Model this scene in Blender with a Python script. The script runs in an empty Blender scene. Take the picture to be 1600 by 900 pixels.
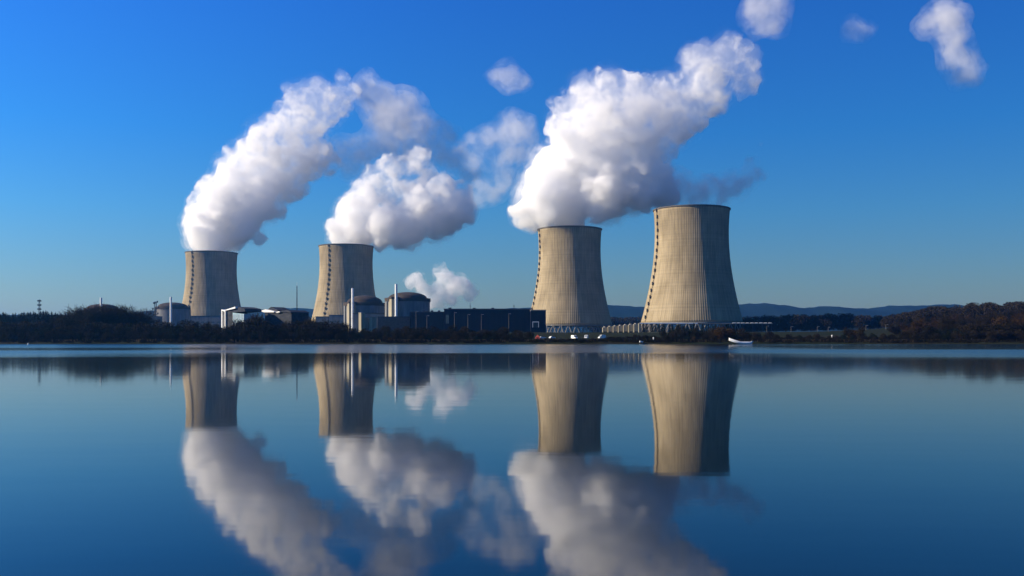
import bpy, bmesh, math, random
import numpy as np
from mathutils import Vector, Matrix

# ------------------------------------------------------------------ camera, sky, sun, exposure
scene = bpy.context.scene
col = scene.collection
R = math.radians
F = 1467.0                     # focal length in pixels of the 1600 px wide photograph
HZ = 529.5                     # horizon row
CAMZ = 2.5

cam = bpy.data.cameras.new('camera')
cam.sensor_width = 36.0
cam.lens = 36.0 * F / 1600.0
cam.shift_y = (HZ - 450.0) / 1600.0
cam.clip_start = 0.1
cam.clip_end = 20000.0
cam_ob = bpy.data.objects.new('camera', cam)
cam_ob.location = (0, 0, CAMZ)
cam_ob.rotation_euler = (R(90), 0, 0)
col.objects.link(cam_ob)
scene.camera = cam_ob

SUN_EL, SUN_AZ = R(24), R(-3)   # the sun stands to the left (-X), a touch beyond the towers
sdir = Vector((-math.cos(SUN_AZ) * math.cos(SUN_EL), math.sin(SUN_AZ) * math.cos(SUN_EL), math.sin(SUN_EL)))

world = bpy.data.worlds.new('World')
scene.world = world
world.use_nodes = True
wn, wl = world.node_tree.nodes, world.node_tree.links
for n in list(wn):
    wn.remove(n)
sky = wn.new('ShaderNodeTexSky')
sky.sky_type = 'NISHITA'
sky.sun_disc = False
sky.sun_elevation = SUN_EL
sky.sun_rotation = math.atan2(sdir.x, sdir.y)
sky.altitude = 200
sky.air_density = 1.0
sky.dust_density = 0.2
sky.ozone_density = 4.0
hsv = wn.new('ShaderNodeMix')
hsv.data_type = 'RGBA'
hsv.blend_type = 'MULTIPLY'
hsv.inputs[0].default_value = 1.0
# clear winter air: deep blue overhead, a duller grey-blue near the horizon, paler towards the sun
wtc = wn.new('ShaderNodeTexCoord')
wsp = wn.new('ShaderNodeSeparateXYZ')
wl.new(wtc.outputs['Generated'], wsp.inputs[0])
tint = wn.new('ShaderNodeValToRGB')
te = tint.color_ramp.elements
te[0].position, te[0].color = 0.0, (0.36, 0.355, 0.37, 1)
te[1].position, te[1].color = 0.36, (0.10, 0.43, 0.95, 1)
for pos_, c_ in ((0.05, (0.30, 0.385, 0.44, 1)), (0.13, (0.19, 0.445, 0.63, 1)), (0.21, (0.115, 0.45, 0.78, 1))):
    q_ = te.new(pos_)
    q_.color = c_
wl.new(wsp.outputs['Z'], tint.inputs['Fac'])
side = wn.new('ShaderNodeMapRange')
side.inputs['From Min'].default_value = -0.5
side.inputs['From Max'].default_value = 0.5
side.inputs['To Min'].default_value = 1.12
side.inputs['To Max'].default_value = 0.72
wl.new(wsp.outputs['X'], side.inputs['Value'])
sc_m = wn.new('ShaderNodeVectorMath')
sc_m.operation = 'SCALE'
wl.new(tint.outputs[0], sc_m.inputs[0])
wl.new(side.outputs[0], sc_m.inputs['Scale'])
wl.new(sc_m.outputs[0], hsv.inputs[7])
bg = wn.new('ShaderNodeBackground')
bg.inputs['Strength'].default_value = 0.11
wo = wn.new('ShaderNodeOutputWorld')
wl.new(sky.outputs[0], hsv.inputs[6])
wl.new(hsv.outputs[2], bg.inputs['Color'])
wl.new(bg.outputs[0], wo.inputs['Surface'])

sun = bpy.data.lights.new('sun', 'SUN')
sun.energy = 5.0
sun.angle = R(0.5)
sun.color = (1.0, 0.85, 0.62)
sun_ob = bpy.data.objects.new('sun', sun)
sun_ob.rotation_euler = sdir.to_track_quat('Z', 'Y').to_euler()
sun_ob.location = (-300, 0, 400)
col.objects.link(sun_ob)

vs = scene.view_settings
vs.view_transform = 'Standard'
vs.look = 'None'
vs.exposure = 0.85
vs.gamma = 1.0
vs.use_curve_mapping = False
cy = scene.cycles
cy.max_bounces = 30
cy.diffuse_bounces = 2
cy.glossy_bounces = 3
cy.transmission_bounces = 4
cy.transparent_max_bounces = 8
cy.volume_bounces = 22
cy.use_denoising = True
cy.caustics_reflective = False
cy.caustics_refractive = False

rnd = random.Random(11)
nrs = np.random.RandomState(5)


# ------------------------------------------------------------------ helpers
def at(px, py, d):
    """a photograph pixel at depth d -> world point"""
    return Vector(((px - 800.0) / F * d, d, CAMZ + (HZ - py) / F * d))


def smooth(a, b, v):
    t = np.clip((v - a) / (b - a), 0, 1)
    return t * t * (3 - 2 * t)


def shore_y(x):
    return 462 - 18 * smooth(40, 420, x) + 8 * np.sin(x / 95.0 + 0.5) + 4 * np.sin(x / 33.0 + 1.0) + 1.6 * np.sin(x / 11.0)


def ground(x, y):
    x = np.asarray(x, float)
    y = np.asarray(y, float)
    d = y - shore_y(x)
    h = np.where(d < 0, np.maximum(-3.0, d * 0.12), 0)
    h = h + 0.9 * smooth(0, 7, d) + 1.6 * smooth(7, 60, d) + 6.0 * smooth(60, 430, d)
    h = h + 24 * np.exp(-((x - 680) / 220) ** 2 - ((y - 1000) / 330) ** 2)
    h = h + 7 * np.exp(-((x + 480) / 150) ** 2 - ((y - 720) / 120) ** 2)
    near = smooth(9, -4, y)
    h = h * (1 - near) + 0.9 * near
    h = h + np.where(d > 3, 0.35 * np.sin(x / 17.0) * np.sin(y / 23.0) * smooth(3, 40, d) * (1 - smooth(300, 600, d)), 0)
    return h


def gz(x, y):
    return float(ground(x, y))


class MB:
    """collects boxes, bars, lathes and prisms and links them as ONE mesh"""
    def __init__(self):
        self.v, self.f = [], []

    def add(self, v, f):
        o = len(self.v)
        self.v += [tuple(p) for p in v]
        self.f += [tuple(i + o for i in q) for q in f]
        return self

    def box(self, c, s, rz=0.0):
        ca, sa = math.cos(rz), math.sin(rz)
        v = []
        for z in (-.5, .5):
            for (a, b) in ((-.5, -.5), (.5, -.5), (.5, .5), (-.5, .5)):
                x, y = a * s[0], b * s[1]
                v.append((c[0] + x * ca - y * sa, c[1] + x * sa + y * ca, c[2] + z * s[2]))
        return self.add(v, [(3, 2, 1, 0), (4, 5, 6, 7), (0, 1, 5, 4), (1, 2, 6, 5), (2, 3, 7, 6), (3, 0, 4, 7)])

    def bar(self, a, b, r0, r1=None, n=6):
        r1 = r0 if r1 is None else r1
        a, b = Vector(a), Vector(b)
        d = (b - a).normalized()
        u = d.orthogonal().normalized()
        w = d.cross(u)
        v = []
        for (p, r) in ((a, r0), (b, r1)):
            for k in range(n):
                t = 2 * math.pi * k / n
                v.append(p + u * (r * math.cos(t)) + w * (r * math.sin(t)))
        f = [(k, (k + 1) % n, n + (k + 1) % n, n + k) for k in range(n)]
        f += [tuple(reversed(range(n))), tuple(range(n, 2 * n))]
        return self.add(v, f)

    def lathe(self, prof, n=48, c=(0, 0, 0), closed=False):
        v, f = [], []
        m = len(prof)
        for k in range(n):
            t = 2 * math.pi * k / n
            for (r, z) in prof:
                v.append((c[0] + r * math.cos(t), c[1] + r * math.sin(t), c[2] + z))
        rng = range(m) if closed else range(m - 1)
        for k in range(n):
            k2 = (k + 1) % n
            for j in rng:
                j2 = (j + 1) % m
                f.append((k * m + j, k2 * m + j, k2 * m + j2, k * m + j2))
        return self.add(v, f)

    def prism(self, pts, axis, a, b):
        """a closed 2-D outline swept between a and b along axis ('x' or 'y' or 'z')"""
        n = len(pts)
        v = []
        for q in (a, b):
            for (p, r) in pts:
                v.append({'x': (q, p, r), 'y': (p, q, r), 'z': (p, r, q)}[axis])
        f = [(k, (k + 1) % n, n + (k + 1) % n, n + k) for k in range(n)] + [tuple(reversed(range(n))), tuple(range(n, 2 * n))]
        return self.add(v, f)

    def build(self, name, mat, parent=None, loc=(0, 0, 0), rz=0.0, smooth_=False, fix=True):
        me = bpy.data.meshes.new(name)
        me.from_pydata(self.v, [], self.f)
        if fix:
            bm = bmesh.new()
            bm.from_mesh(me)
            bmesh.ops.recalc_face_normals(bm, faces=bm.faces)
            bm.to_mesh(me)
            bm.free()
        if smooth_:
            me.polygons.foreach_set('use_smooth', [True] * len(me.polygons))
        me.materials.append(mat)
        o = bpy.data.objects.new(name, me)
        col.objects.link(o)
        o.location = loc
        o.rotation_euler = (0, 0, rz)
        if parent:
            o.parent = parent
        return o


def mesh_np(name, v, f, mat, parent=None, loc=(0, 0, 0)):
    me = bpy.data.meshes.new(name)
    v = np.asarray(v, np.float32)
    f = np.asarray(f, np.int32)
    me.vertices.add(len(v))
    me.vertices.foreach_set('co', v.ravel())
    k = f.shape[1]
    me.loops.add(f.size)
    me.loops.foreach_set('vertex_index', f.ravel())
    me.polygons.add(len(f))
    me.polygons.foreach_set('loop_start', np.arange(0, f.size, k, dtype=np.int32))
    me.update(calc_edges=True)
    me.validate()
    me.materials.append(mat)
    o = bpy.data.objects.new(name, me)
    col.objects.link(o)
    o.location = loc
    if parent:
        o.parent = parent
    return o


def tag(o, label=None, cat=None, group=None, kind=None):
    if label:
        o['label'] = label
    if cat:
        o['category'] = cat
    if group:
        o['group'] = group
    if kind:
        o['kind'] = kind
    return o


def thing(name, label, cat, loc=(0, 0, 0), rz=0.0, group=None):
    o = bpy.data.objects.new(name, None)
    o.empty_display_size = 1.0
    col.objects.link(o)
    o.location = loc
    o.rotation_euler = (0, 0, rz)
    return tag(o, label, cat, group)


KIDS = {}


def copy_tree(o, parent=None):
    c = o.copy()
    col.objects.link(c)
    if parent:
        c.parent = parent
    for ch in KIDS.setdefault(o.name, list(o.children)):
        copy_tree(ch, c)
    return c


# ------------------------------------------------------------------ materials
def mat_new(name):
    m = bpy.data.materials.new(name)
    m.use_nodes = True
    return m, m.node_tree.nodes, m.node_tree.links, m.node_tree.nodes['Principled BSDF']


def mat_noise(name, c1, c2, scale=1.0, rough=0.8, detail=4.0, stretch=(1, 1, 1), spec=0.3, bump=0.0, metal=0.0):
    m, n, l, p = mat_new(name)
    tc = n.new('ShaderNodeTexCoord')
    mp = n.new('ShaderNodeMapping')
    mp.inputs['Scale'].default_value = stretch
    nz = n.new('ShaderNodeTexNoise')
    nz.inputs['Scale'].default_value = scale
    nz.inputs['Detail'].default_value = detail
    rp = n.new('ShaderNodeValToRGB')
    rp.color_ramp.elements[0].position = 0.33
    rp.color_ramp.elements[1].position = 0.67
    rp.color_ramp.elements[0].color = (*c1, 1)
    rp.color_ramp.elements[1].color = (*c2, 1)
    l.new(tc.outputs['Object'], mp.inputs['Vector'])
    l.new(mp.outputs[0], nz.inputs['Vector'])
    l.new(nz.outputs['Fac'], rp.inputs['Fac'])
    l.new(rp.outputs[0], p.inputs['Base Color'])
    p.inputs['Roughness'].default_value = rough
    p.inputs['Specular IOR Level'].default_value = spec
    p.inputs['Metallic'].default_value = metal
    if bump:
        b = n.new('ShaderNodeBump')
        b.inputs['Strength'].default_value = bump
        l.new(nz.outputs['Fac'], b.inputs['Height'])
        l.new(b.outputs[0], p.inputs['Normal'])
    return m


def mat_shell():
    """weathered concrete shell: vertical rain streaks and horizontal pour rings"""
    m, n, l, p = mat_new('tower_concrete')
    tc = n.new('ShaderNodeTexCoord')
    sp = n.new('ShaderNodeSeparateXYZ')
    l.new(tc.outputs['Object'], sp.inputs[0])
    at2 = n.new('ShaderNodeMath')
    at2.operation = 'ARCTAN2'
    l.new(sp.outputs['Y'], at2.inputs[0])
    l.new(sp.outputs['X'], at2.inputs[1])
    cb = n.new('ShaderNodeCombineXYZ')
    mu = n.new('ShaderNodeMath')
    mu.operation = 'MULTIPLY'
    mu.inputs[1].default_value = 14.0
    l.new(at2.outputs[0], mu.inputs[0])
    mz = n.new('ShaderNodeMath')
    mz.operation = 'MULTIPLY'
    mz.inputs[1].default_value = 0.018
    l.new(sp.outputs['Z'], mz.inputs[0])
    l.new(mu.outputs[0], cb.inputs[0])
    l.new(mz.outputs[0], cb.inputs[2])
    nz = n.new('ShaderNodeTexNoise')
    nz.inputs['Scale'].default_value = 1.6
    nz.inputs['Detail'].default_value = 6
    l.new(cb.outputs[0], nz.inputs['Vector'])
    nb = n.new('ShaderNodeTexNoise')
    nb.inputs['Scale'].default_value = 0.035
    nb.inputs['Detail'].default_value = 5
    l.new(tc.outputs['Object'], nb.inputs['Vector'])
    # pour rings
    wv = n.new('ShaderNodeTexNoise')
    wv.noise_dimensions = '1D'
    wv.inputs['Scale'].default_value = 0.45
    wv.inputs['Detail'].default_value = 3
    l.new(sp.outputs['Z'], wv.inputs['W'])
    ad = n.new('ShaderNodeMath')
    ad.operation = 'ADD'
    l.new(nz.outputs['Fac'], ad.inputs[0])
    l.new(nb.outputs['Fac'], ad.inputs[1])
    m3 = n.new('ShaderNodeMath')
    m3.operation = 'MULTIPLY_ADD'
    m3.inputs[1].default_value = 0.35
    l.new(wv.outputs['Fac'], m3.inputs[0])
    l.new(ad.outputs[0], m3.inputs[2])
    mr = n.new('ShaderNodeMapRange')
    mr.inputs['From Min'].default_value = 0.85
    mr.inputs['From Max'].default_value = 1.5
    l.new(m3.outputs[0], mr.inputs['Value'])
    rp = n.new('ShaderNodeValToRGB')
    rp.color_ramp.elements[0].color = (0.185, 0.146, 0.088, 1)
    rp.color_ramp.elements[1].color = (0.375, 0.303, 0.190, 1)
    l.new(mr.outputs[0], rp.inputs['Fac'])
    # dark water stains running down from the rim
    st = n.new('ShaderNodeTexNoise')
    st.inputs['Scale'].default_value = 3.1
    st.inputs['Detail'].default_value = 4
    l.new(cb.outputs[0], st.inputs['Vector'])
    s1 = n.new('ShaderNodeMapRange')
    s1.inputs['From Min'].default_value = 0.46
    s1.inputs['From Max'].default_value = 0.70
    l.new(st.outputs['Fac'], s1.inputs['Value'])
    s2 = n.new('ShaderNodeMapRange')
    s2.inputs['From Min'].default_value = 60.0
    s2.inputs['From Max'].default_value = 157.0
    s2.inputs['To Max'].default_value = 0.75
    l.new(sp.outputs['Z'], s2.inputs['Value'])
    sm = n.new('ShaderNodeMath')
    sm.operation = 'MULTIPLY'
    l.new(s1.outputs[0], sm.inputs[0])
    l.new(s2.outputs[0], sm.inputs[1])
    mxs = n.new('ShaderNodeMix')
    mxs.data_type = 'RGBA'
    l.new(sm.outputs[0], mxs.inputs[0])
    l.new(rp.outputs[0], mxs.inputs[6])
    mxs.inputs[7].default_value = (0.135, 0.108, 0.072, 1)
    l.new(mxs.outputs[2], p.inputs['Base Color'])
    p.inputs['Roughness'].default_value = 0.9
    p.inputs['Specular IOR Level'].default_value = 0.05
    return m


def mat_water():
    m, n, l, p = mat_new('lake_water')
    p.inputs['Base Color'].default_value = (0.001, 0.006, 0.010, 1)
    p.inputs['IOR'].default_value = 1.28
    tc = n.new('ShaderNodeTexCoord')
    sp = n.new('ShaderNodeSeparateXYZ')
    l.new(tc.outputs['Object'], sp.inputs[0])
    # wind-ruffled water under the far shore, calm water nearer
    mp = n.new('ShaderNodeMapping')
    mp.inputs['Scale'].default_value = (0.004, 0.035, 1)
    l.new(tc.outputs['Object'], mp.inputs['Vector'])
    nz = n.new('ShaderNodeTexNoise')
    nz.inputs['Scale'].default_value = 1.0
    nz.inputs['Detail'].default_value = 3
    l.new(mp.outputs[0], nz.inputs['Vector'])
    wob = n.new('ShaderNodeMath')
    wob.operation = 'MULTIPLY_ADD'
    wob.inputs[1].default_value = 42.0
    l.new(nz.outputs['Fac'], wob.inputs[0])
    l.new(sp.outputs['Y'], wob.inputs[2])
    mr = n.new('ShaderNodeMapRange')
    mr.inputs['From Min'].default_value = 66.0
    mr.inputs['From Max'].default_value = 526.0
    l.new(wob.outputs[0], mr.inputs['Value'])

    def zones(stops):
        rp = n.new('ShaderNodeValToRGB')
        e = rp.color_ramp.elements
        e[0].position, e[0].color = 0.0, (0.042, 0.042, 0.042, 1)
        e[1].position, e[1].color = 1.0, (0.08, 0.08, 0.08, 1)
        for (yy, val) in stops:
            q = e.new((yy - 45.0) / 460.0)
            q.color = (val, val, val, 1)
        l.new(mr.outputs[0], rp.inputs['Fac'])
        return rp

    zl = zones(((118, .06), (142, .19), (196, .22), (210, .09), (255, .09), (285, .18), (440, .20)))
    zr = zones(((112, .06), (130, .20), (212, .23), (232, .08), (330, .07), (420, .10)))
    mx = n.new('ShaderNodeMix')
    mx.data_type = 'RGBA'
    xm = n.new('ShaderNodeMapRange')
    xm.inputs['From Min'].default_value = 30.0
    xm.inputs['From Max'].default_value = 85.0
    l.new(sp.outputs['X'], xm.inputs['Value'])
    l.new(xm.outputs[0], mx.inputs[0])
    l.new(zr.outputs[0], mx.inputs[7])
    zc = zones(((150, .06), (182, .20), (300, .21), (345, .17), (430, .12)))
    m2x = n.new('ShaderNodeMix')
    m2x.data_type = 'RGBA'
    xc = n.new('ShaderNodeMapRange')
    xc.inputs['From Min'].default_value = -90.0
    xc.inputs['From Max'].default_value = -35.0
    l.new(sp.outputs['X'], xc.inputs['Value'])
    l.new(xc.outputs[0], m2x.inputs[0])
    l.new(zl.outputs[0], m2x.inputs[6])
    l.new(zc.outputs[0], m2x.inputs[7])
    l.new(m2x.outputs[2], mx.inputs[6])
    l.new(mx.outputs[2], p.inputs['Roughness'])
    # gentle swell
    mp2 = n.new('ShaderNodeMapping')
    mp2.inputs['Scale'].default_value = (0.35, 0.9, 1)
    l.new(tc.outputs['Object'], mp2.inputs['Vector'])
    n2 = n.new('ShaderNodeTexNoise')
    n2.inputs['Scale'].default_value = 0.5
    n2.inputs['Detail'].default_value = 3
    l.new(mp2.outputs[0], n2.inputs['Vector'])
    b = n.new('ShaderNodeBump')
    b.inputs['Strength'].default_value = 1.0
    b.inputs['Distance'].default_value = 0.004
    l.new(n2.outputs['Fac'], b.inputs['Height'])
    l.new(b.outputs[0], p.inputs['Normal'])
    return m


def mat_volume(name, density, colour=(0.97, 0.97, 0.98), aniso=0.0, noise=None, fade=None):
    """noise = (feature size, lower threshold, upper threshold, floor)"""
    m = bpy.data.materials.new(name)
    m.use_nodes = True
    n, l = m.node_tree.nodes, m.node_tree.links
    for q in list(n):
        n.remove(q)
    o = n.new('ShaderNodeOutputMaterial')
    v = n.new('ShaderNodeVolumePrincipled')
    v.inputs['Color'].default_value = (*colour, 1)
    v.inputs['Density'].default_value = density
    v.inputs['Anisotropy'].default_value = aniso
    v.inputs['Density Attribute'].default_value = ''
    v.inputs['Temperature Attribute'].default_value = ''
    l.new(v.outputs[0], o.inputs['Volume'])
    if noise:
        tc = n.new('ShaderNodeTexCoord')
        nz = n.new('ShaderNodeTexNoise')
        nz.inputs['Scale'].default_value = 1.0 / noise[0]
        nz.inputs['Detail'].default_value = 4
        nz.inputs['Roughness'].default_value = 0.6
        nz.inputs['Distortion'].default_value = 0.4
        l.new(tc.outputs['Object'], nz.inputs['Vector'])
        mr = n.new('ShaderNodeMapRange')
        mr.interpolation_type = 'SMOOTHSTEP'
        mr.inputs['From Min'].default_value = noise[1]
        mr.inputs['From Max'].default_value = noise[2]
        mr.inputs['To Min'].default_value = density * noise[3]
        mr.inputs['To Max'].default_value = density
        if fade and fade[0]:                 # the steam thins out as it rises and ages
            ge = n.new('ShaderNodeNewGeometry')
            sp = n.new('ShaderNodeSeparateXYZ')
            l.new(ge.outputs['Position'], sp.inputs[0])
            fm = n.new('ShaderNodeMapRange')
            fm.inputs['From Min'].default_value = fade[1]
            fm.inputs['From Max'].default_value = fade[2]
            fm.inputs['To Min'].default_value = 0.0
            fm.inputs['To Max'].default_value = fade[0]
            l.new(sp.outputs['Z'], fm.inputs['Value'])
            sb = n.new('ShaderNodeMath')
            sb.operation = 'SUBTRACT'
            l.new(nz.outputs['Fac'], sb.inputs[0])
            l.new(fm.outputs[0], sb.inputs[1])
            l.new(sb.outputs[0], mr.inputs['Value'])
        else:
            l.new(nz.outputs['Fac'], mr.inputs['Value'])
        l.new(mr.outputs[0], v.inputs['Density'])
    return m


M = dict(
    shell=mat_shell(),
    rim=mat_noise('rim_concrete', (0.06, 0.055, 0.05), (0.12, 0.11, 0.1), 0.3),
    dark_steel=mat_noise('dark_steel', (0.02, 0.02, 0.02), (0.05, 0.045, 0.04), 0.8, 0.6),
    strut=mat_noise('strut_concrete', (0.16, 0.15, 0.13), (0.26, 0.24, 0.21), 0.4),
    cream=mat_noise('cream_concrete', (0.24, 0.21, 0.14), (0.33, 0.29, 0.20), 0.25, stretch=(1, 1, 0.25)),
    grey=mat_noise('grey_concrete', (0.12, 0.125, 0.13), (0.20, 0.20, 0.20), 0.25, stretch=(1, 1, 0.25), spec=0.05),
    dome=mat_noise('dome_concrete', (0.035, 0.029, 0.024), (0.07, 0.056, 0.047), 0.15, spec=0.05),
    navy=mat_noise('navy_cladding', (0.005, 0.008, 0.020), (0.008, 0.012, 0.028), 0.3, 0.5, stretch=(3, 3, 0.1), spec=0.05),
    navy_roof=mat_noise('roof_felt', (0.03, 0.035, 0.045), (0.06, 0.065, 0.08), 0.2, spec=0.05),
    white=mat_noise('white_paint', (0.72, 0.72, 0.7), (0.82, 0.82, 0.8), 0.5, 0.5),
    metal=mat_noise('galvanised_steel', (0.5, 0.52, 0.55), (0.66, 0.68, 0.7), 0.7, 0.45, metal=0.0),
    glass=mat_noise('window_glass', (0.03, 0.06, 0.07), (0.06, 0.1, 0.11), 0.6, 0.12, spec=0.6),
    pale_glass=mat_noise('pale_glass', (0.2, 0.3, 0.34), (0.36, 0.48, 0.52), 0.5, 0.15, spec=0.6, stretch=(1, 1, 0.4)),
    slate=mat_noise('slate_cladding', (0.022, 0.025, 0.032), (0.045, 0.05, 0.06), 0.5, 0.6, spec=0.05),
    tyre=mat_noise('tyre_rubber', (0.015, 0.015, 0.015), (0.03, 0.03, 0.03), 3),
    red=mat_noise('red_canvas', (0.35, 0.05, 0.03), (0.45, 0.08, 0.05), 1.5),
    twig=mat_noise('bare_twigs', (0.0122, 0.0099, 0.0061), (0.0272, 0.0211, 0.0122), 0.12, spec=0.05),
    twig_dark=mat_noise('dark_twigs', (0.0061, 0.0054, 0.0034), (0.0136, 0.0119, 0.0068), 0.12, spec=0.05),
    twig_rust=mat_noise('rusty_twigs', (0.0238, 0.0136, 0.0054), (0.0442, 0.0252, 0.0095), 0.12, spec=0.05),
    bark=mat_noise('bark', (0.0170, 0.0136, 0.0109), (0.0340, 0.0286, 0.0231), 0.6, spec=0.05),
    needle=mat_noise('needles', (0.0041, 0.0068, 0.0041), (0.0095, 0.0150, 0.0068), 0.2, spec=0.05),
    reed=mat_noise('dry_reed', (0.14, 0.085, 0.036), (0.27, 0.175, 0.08), 0.15, spec=0.05),
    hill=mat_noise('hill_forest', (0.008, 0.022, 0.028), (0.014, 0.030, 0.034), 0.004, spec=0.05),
)

# ------------------------------------------------------------------ setting: terrain, lake, hills
xs = np.unique(np.concatenate([np.arange(-720, 721, 9), np.linspace(-5600, -720, 60), np.linspace(720, 5600, 60)]))
ys = np.unique(np.concatenate([np.arange(-60, 30, 6), np.arange(30, 420, 40), np.arange(420, 540, 3.0), np.arange(540, 1300, 14), np.linspace(1300, 6600, 60)]))
gx, gy = np.meshgrid(xs, ys)
tv = np.stack([gx, gy, ground(gx, gy)], -1).reshape(-1, 3)
nx, ny = len(xs), len(ys)
i, j = np.meshgrid(np.arange(nx - 1), np.arange(ny - 1))
a = (j * nx + i).ravel()
tf = np.stack([a, a + 1, a + nx + 1, a + nx], 1)


def mat_ground():
    m, n, l, p = mat_new('winter_grass_ground')
    tc = n.new('ShaderNodeTexCoord')
    mp = n.new('ShaderNodeMapping')
    mp.inputs['Scale'].default_value = (0.012, 0.03, 0.03)
    l.new(tc.outputs['Object'], mp.inputs['Vector'])
    nz = n.new('ShaderNodeTexNoise')
    nz.inputs['Scale'].default_value = 1.0
    nz.inputs['Detail'].default_value = 6
    l.new(mp.outputs[0], nz.inputs['Vector'])
    rp = n.new('ShaderNodeValToRGB')
    e = rp.color_ramp.elements
    e[0].position, e[0].color = 0.3, (0.010, 0.014, 0.005, 1)
    e[1].position, e[1].color = 0.72, (0.020, 0.016, 0.009, 1)
    q = e.new(0.5)
    q.color = (0.015, 0.019, 0.007, 1)
    l.new(nz.outputs['Fac'], rp.inputs['Fac'])
    n2 = n.new('ShaderNodeTexNoise')
    n2.inputs['Scale'].default_value = 0.6
    n2.inputs['Detail'].default_value = 5
    l.new(tc.outputs['Object'], n2.inputs['Vector'])
    b = n.new('ShaderNodeBump')
    b.inputs['Strength'].default_value = 0.8
    b.inputs['Distance'].default_value = 0.6
    l.new(n2.outputs['Fac'], b.inputs['Height'])
    l.new(b.outputs[0], p.inputs['Normal'])
    l.new(rp.outputs[0], p.inputs['Base Color'])
    p.inputs['Roughness'].default_value = 0.95
    p.inputs['Specular IOR Level'].default_value = 0.03
    return m


tag(mesh_np('ground', tv, tf, mat_ground()), kind='structure')

wx = np.linspace(-900, 900, 19)
wy = np.array([-2.0, 60, 150, 300, 500])
ax, ay = np.meshgrid(wx, wy)
wv = np.stack([ax, ay, np.zeros_like(ax)], -1).reshape(-1, 3)
i, j = np.meshgrid(np.arange(18), np.arange(4))
a = (j * 19 + i).ravel()
tag(mesh_np('lake_water', wv, np.stack([a, a + 1, a + 20, a + 19], 1), mat_water()), kind='structure')

# far ridge
HD = 4400.0
prof = [(-900, 494), (0, 494), (120, 493), (205, 489), (235, 484), (262, 488), (330, 490), (420, 482), (480, 481), (560, 488), (700, 489), (815, 481), (900, 479), (955, 478),
        (1000, 478), (1080, 480), (1150, 477.5), (1165, 476), (1185, 476), (1203, 479), (1240, 484), (1255, 481.5), (1270, 479), (1290, 479.5), (1312, 482.5), (1340, 482),
        (1400, 479), (1450, 477), (1520, 480), (1650, 484), (2500, 488)]
hx = np.linspace(-4600, 4600, 420)
hp = hx / HD * F + 800
top = CAMZ + (HZ - np.interp(hp, [q[0] for q in prof], [q[1] for q in prof])) / F * HD
for sc_, am in ((260, 2.2), (90, 1.2), (37, .8)):
    top += am * np.sin(hx / sc_ * 2 * math.pi + sc_)
rows = np.linspace(-1, 1, 25)
hv = []
for r_ in rows:
    yy = HD + r_ * 900
    z = 6.0 + (top - 6.0) * (math.cos(r_ * math.pi) * .5 + .5) * (1 + 0.05 * np.sin(hx / 140 + r_ * 9) * (abs(r_) > .05))
    hv.append(np.stack([hx, np.full_like(hx, yy) + 60 * np.sin(hx / 300), z], -1))
hv = np.concatenate(hv)
i, j = np.meshgrid(np.arange(419), np.arange(24))
a = (j * 420 + i).ravel()
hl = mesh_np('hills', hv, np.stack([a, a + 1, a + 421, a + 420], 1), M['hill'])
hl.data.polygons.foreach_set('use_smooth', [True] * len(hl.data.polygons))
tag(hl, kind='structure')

# the air: one closed box of even haze round camera and scene
hz = MB().box((0, 3270, 86), (12400, 7000, 180)).build('haze', mat_volume('haze_air', 0.000075, (0.13, 0.50, 1.0), 0.75))
tag(hz, kind='stuff')

# ------------------------------------------------------------------ cooling towers
TG = 8.5                                     # ground level of the plant
ZT, ZB = 165.4 - TG, 23.0 - TG               # shell top and bottom above the plant's ground


def rad(z):
    return 46.2 * math.sqrt(1 + ((z + TG - 136.0) / 118.0) ** 2)


def make_shell_mesh():
    NR, rows = 136, 48
    zs = [ZB + (ZT - ZB) * k / rows for k in range(rows + 1)]
    dt = 2 * math.pi / NR
    offs = [(0.0, 0.0), (0.4, 0.0), (0.80, 0.0), (0.84, 0.05), (0.96, 0.05)]
    v, f = [], []
    ring = NR * len(offs)
    for z in zs:
        r = rad(z)
        for k in range(NR):
            for (o, h) in offs:
                t = (k + o) * dt
                v.append(((r + h) * math.cos(t), (r + h) * math.sin(t), z))
    for q in range(rows):
        for k in range(ring):
            k2 = (k + 1) % ring
            f.append((q * ring + k, q * ring + k2, (q + 1) * ring + k2, (q + 1) * ring + k))
    base = len(v)
    for z in zs:                             # inner face
        r = rad(z) - 0.9
        for k in range(ring):
            t = 2 * math.pi * k / ring
            v.append((r * math.cos(t), r * math.sin(t), z))
    for q in range(rows):
        for k in range(ring):
            k2 = (k + 1) % ring
            f.append((base + q * ring + k, base + (q + 1) * ring + k, base + (q + 1) * ring + k2, base + q * ring + k2))
    for k in range(ring):                    # close top and bottom
        k2 = (k + 1) % ring
        f.append((k2, k, base + k, base + k2))
        a0, b0 = rows * ring, base + rows * ring
        f.append((a0 + k, a0 + k2, b0 + k2, b0 + k))
    return np.array(v), np.array(f)


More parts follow.
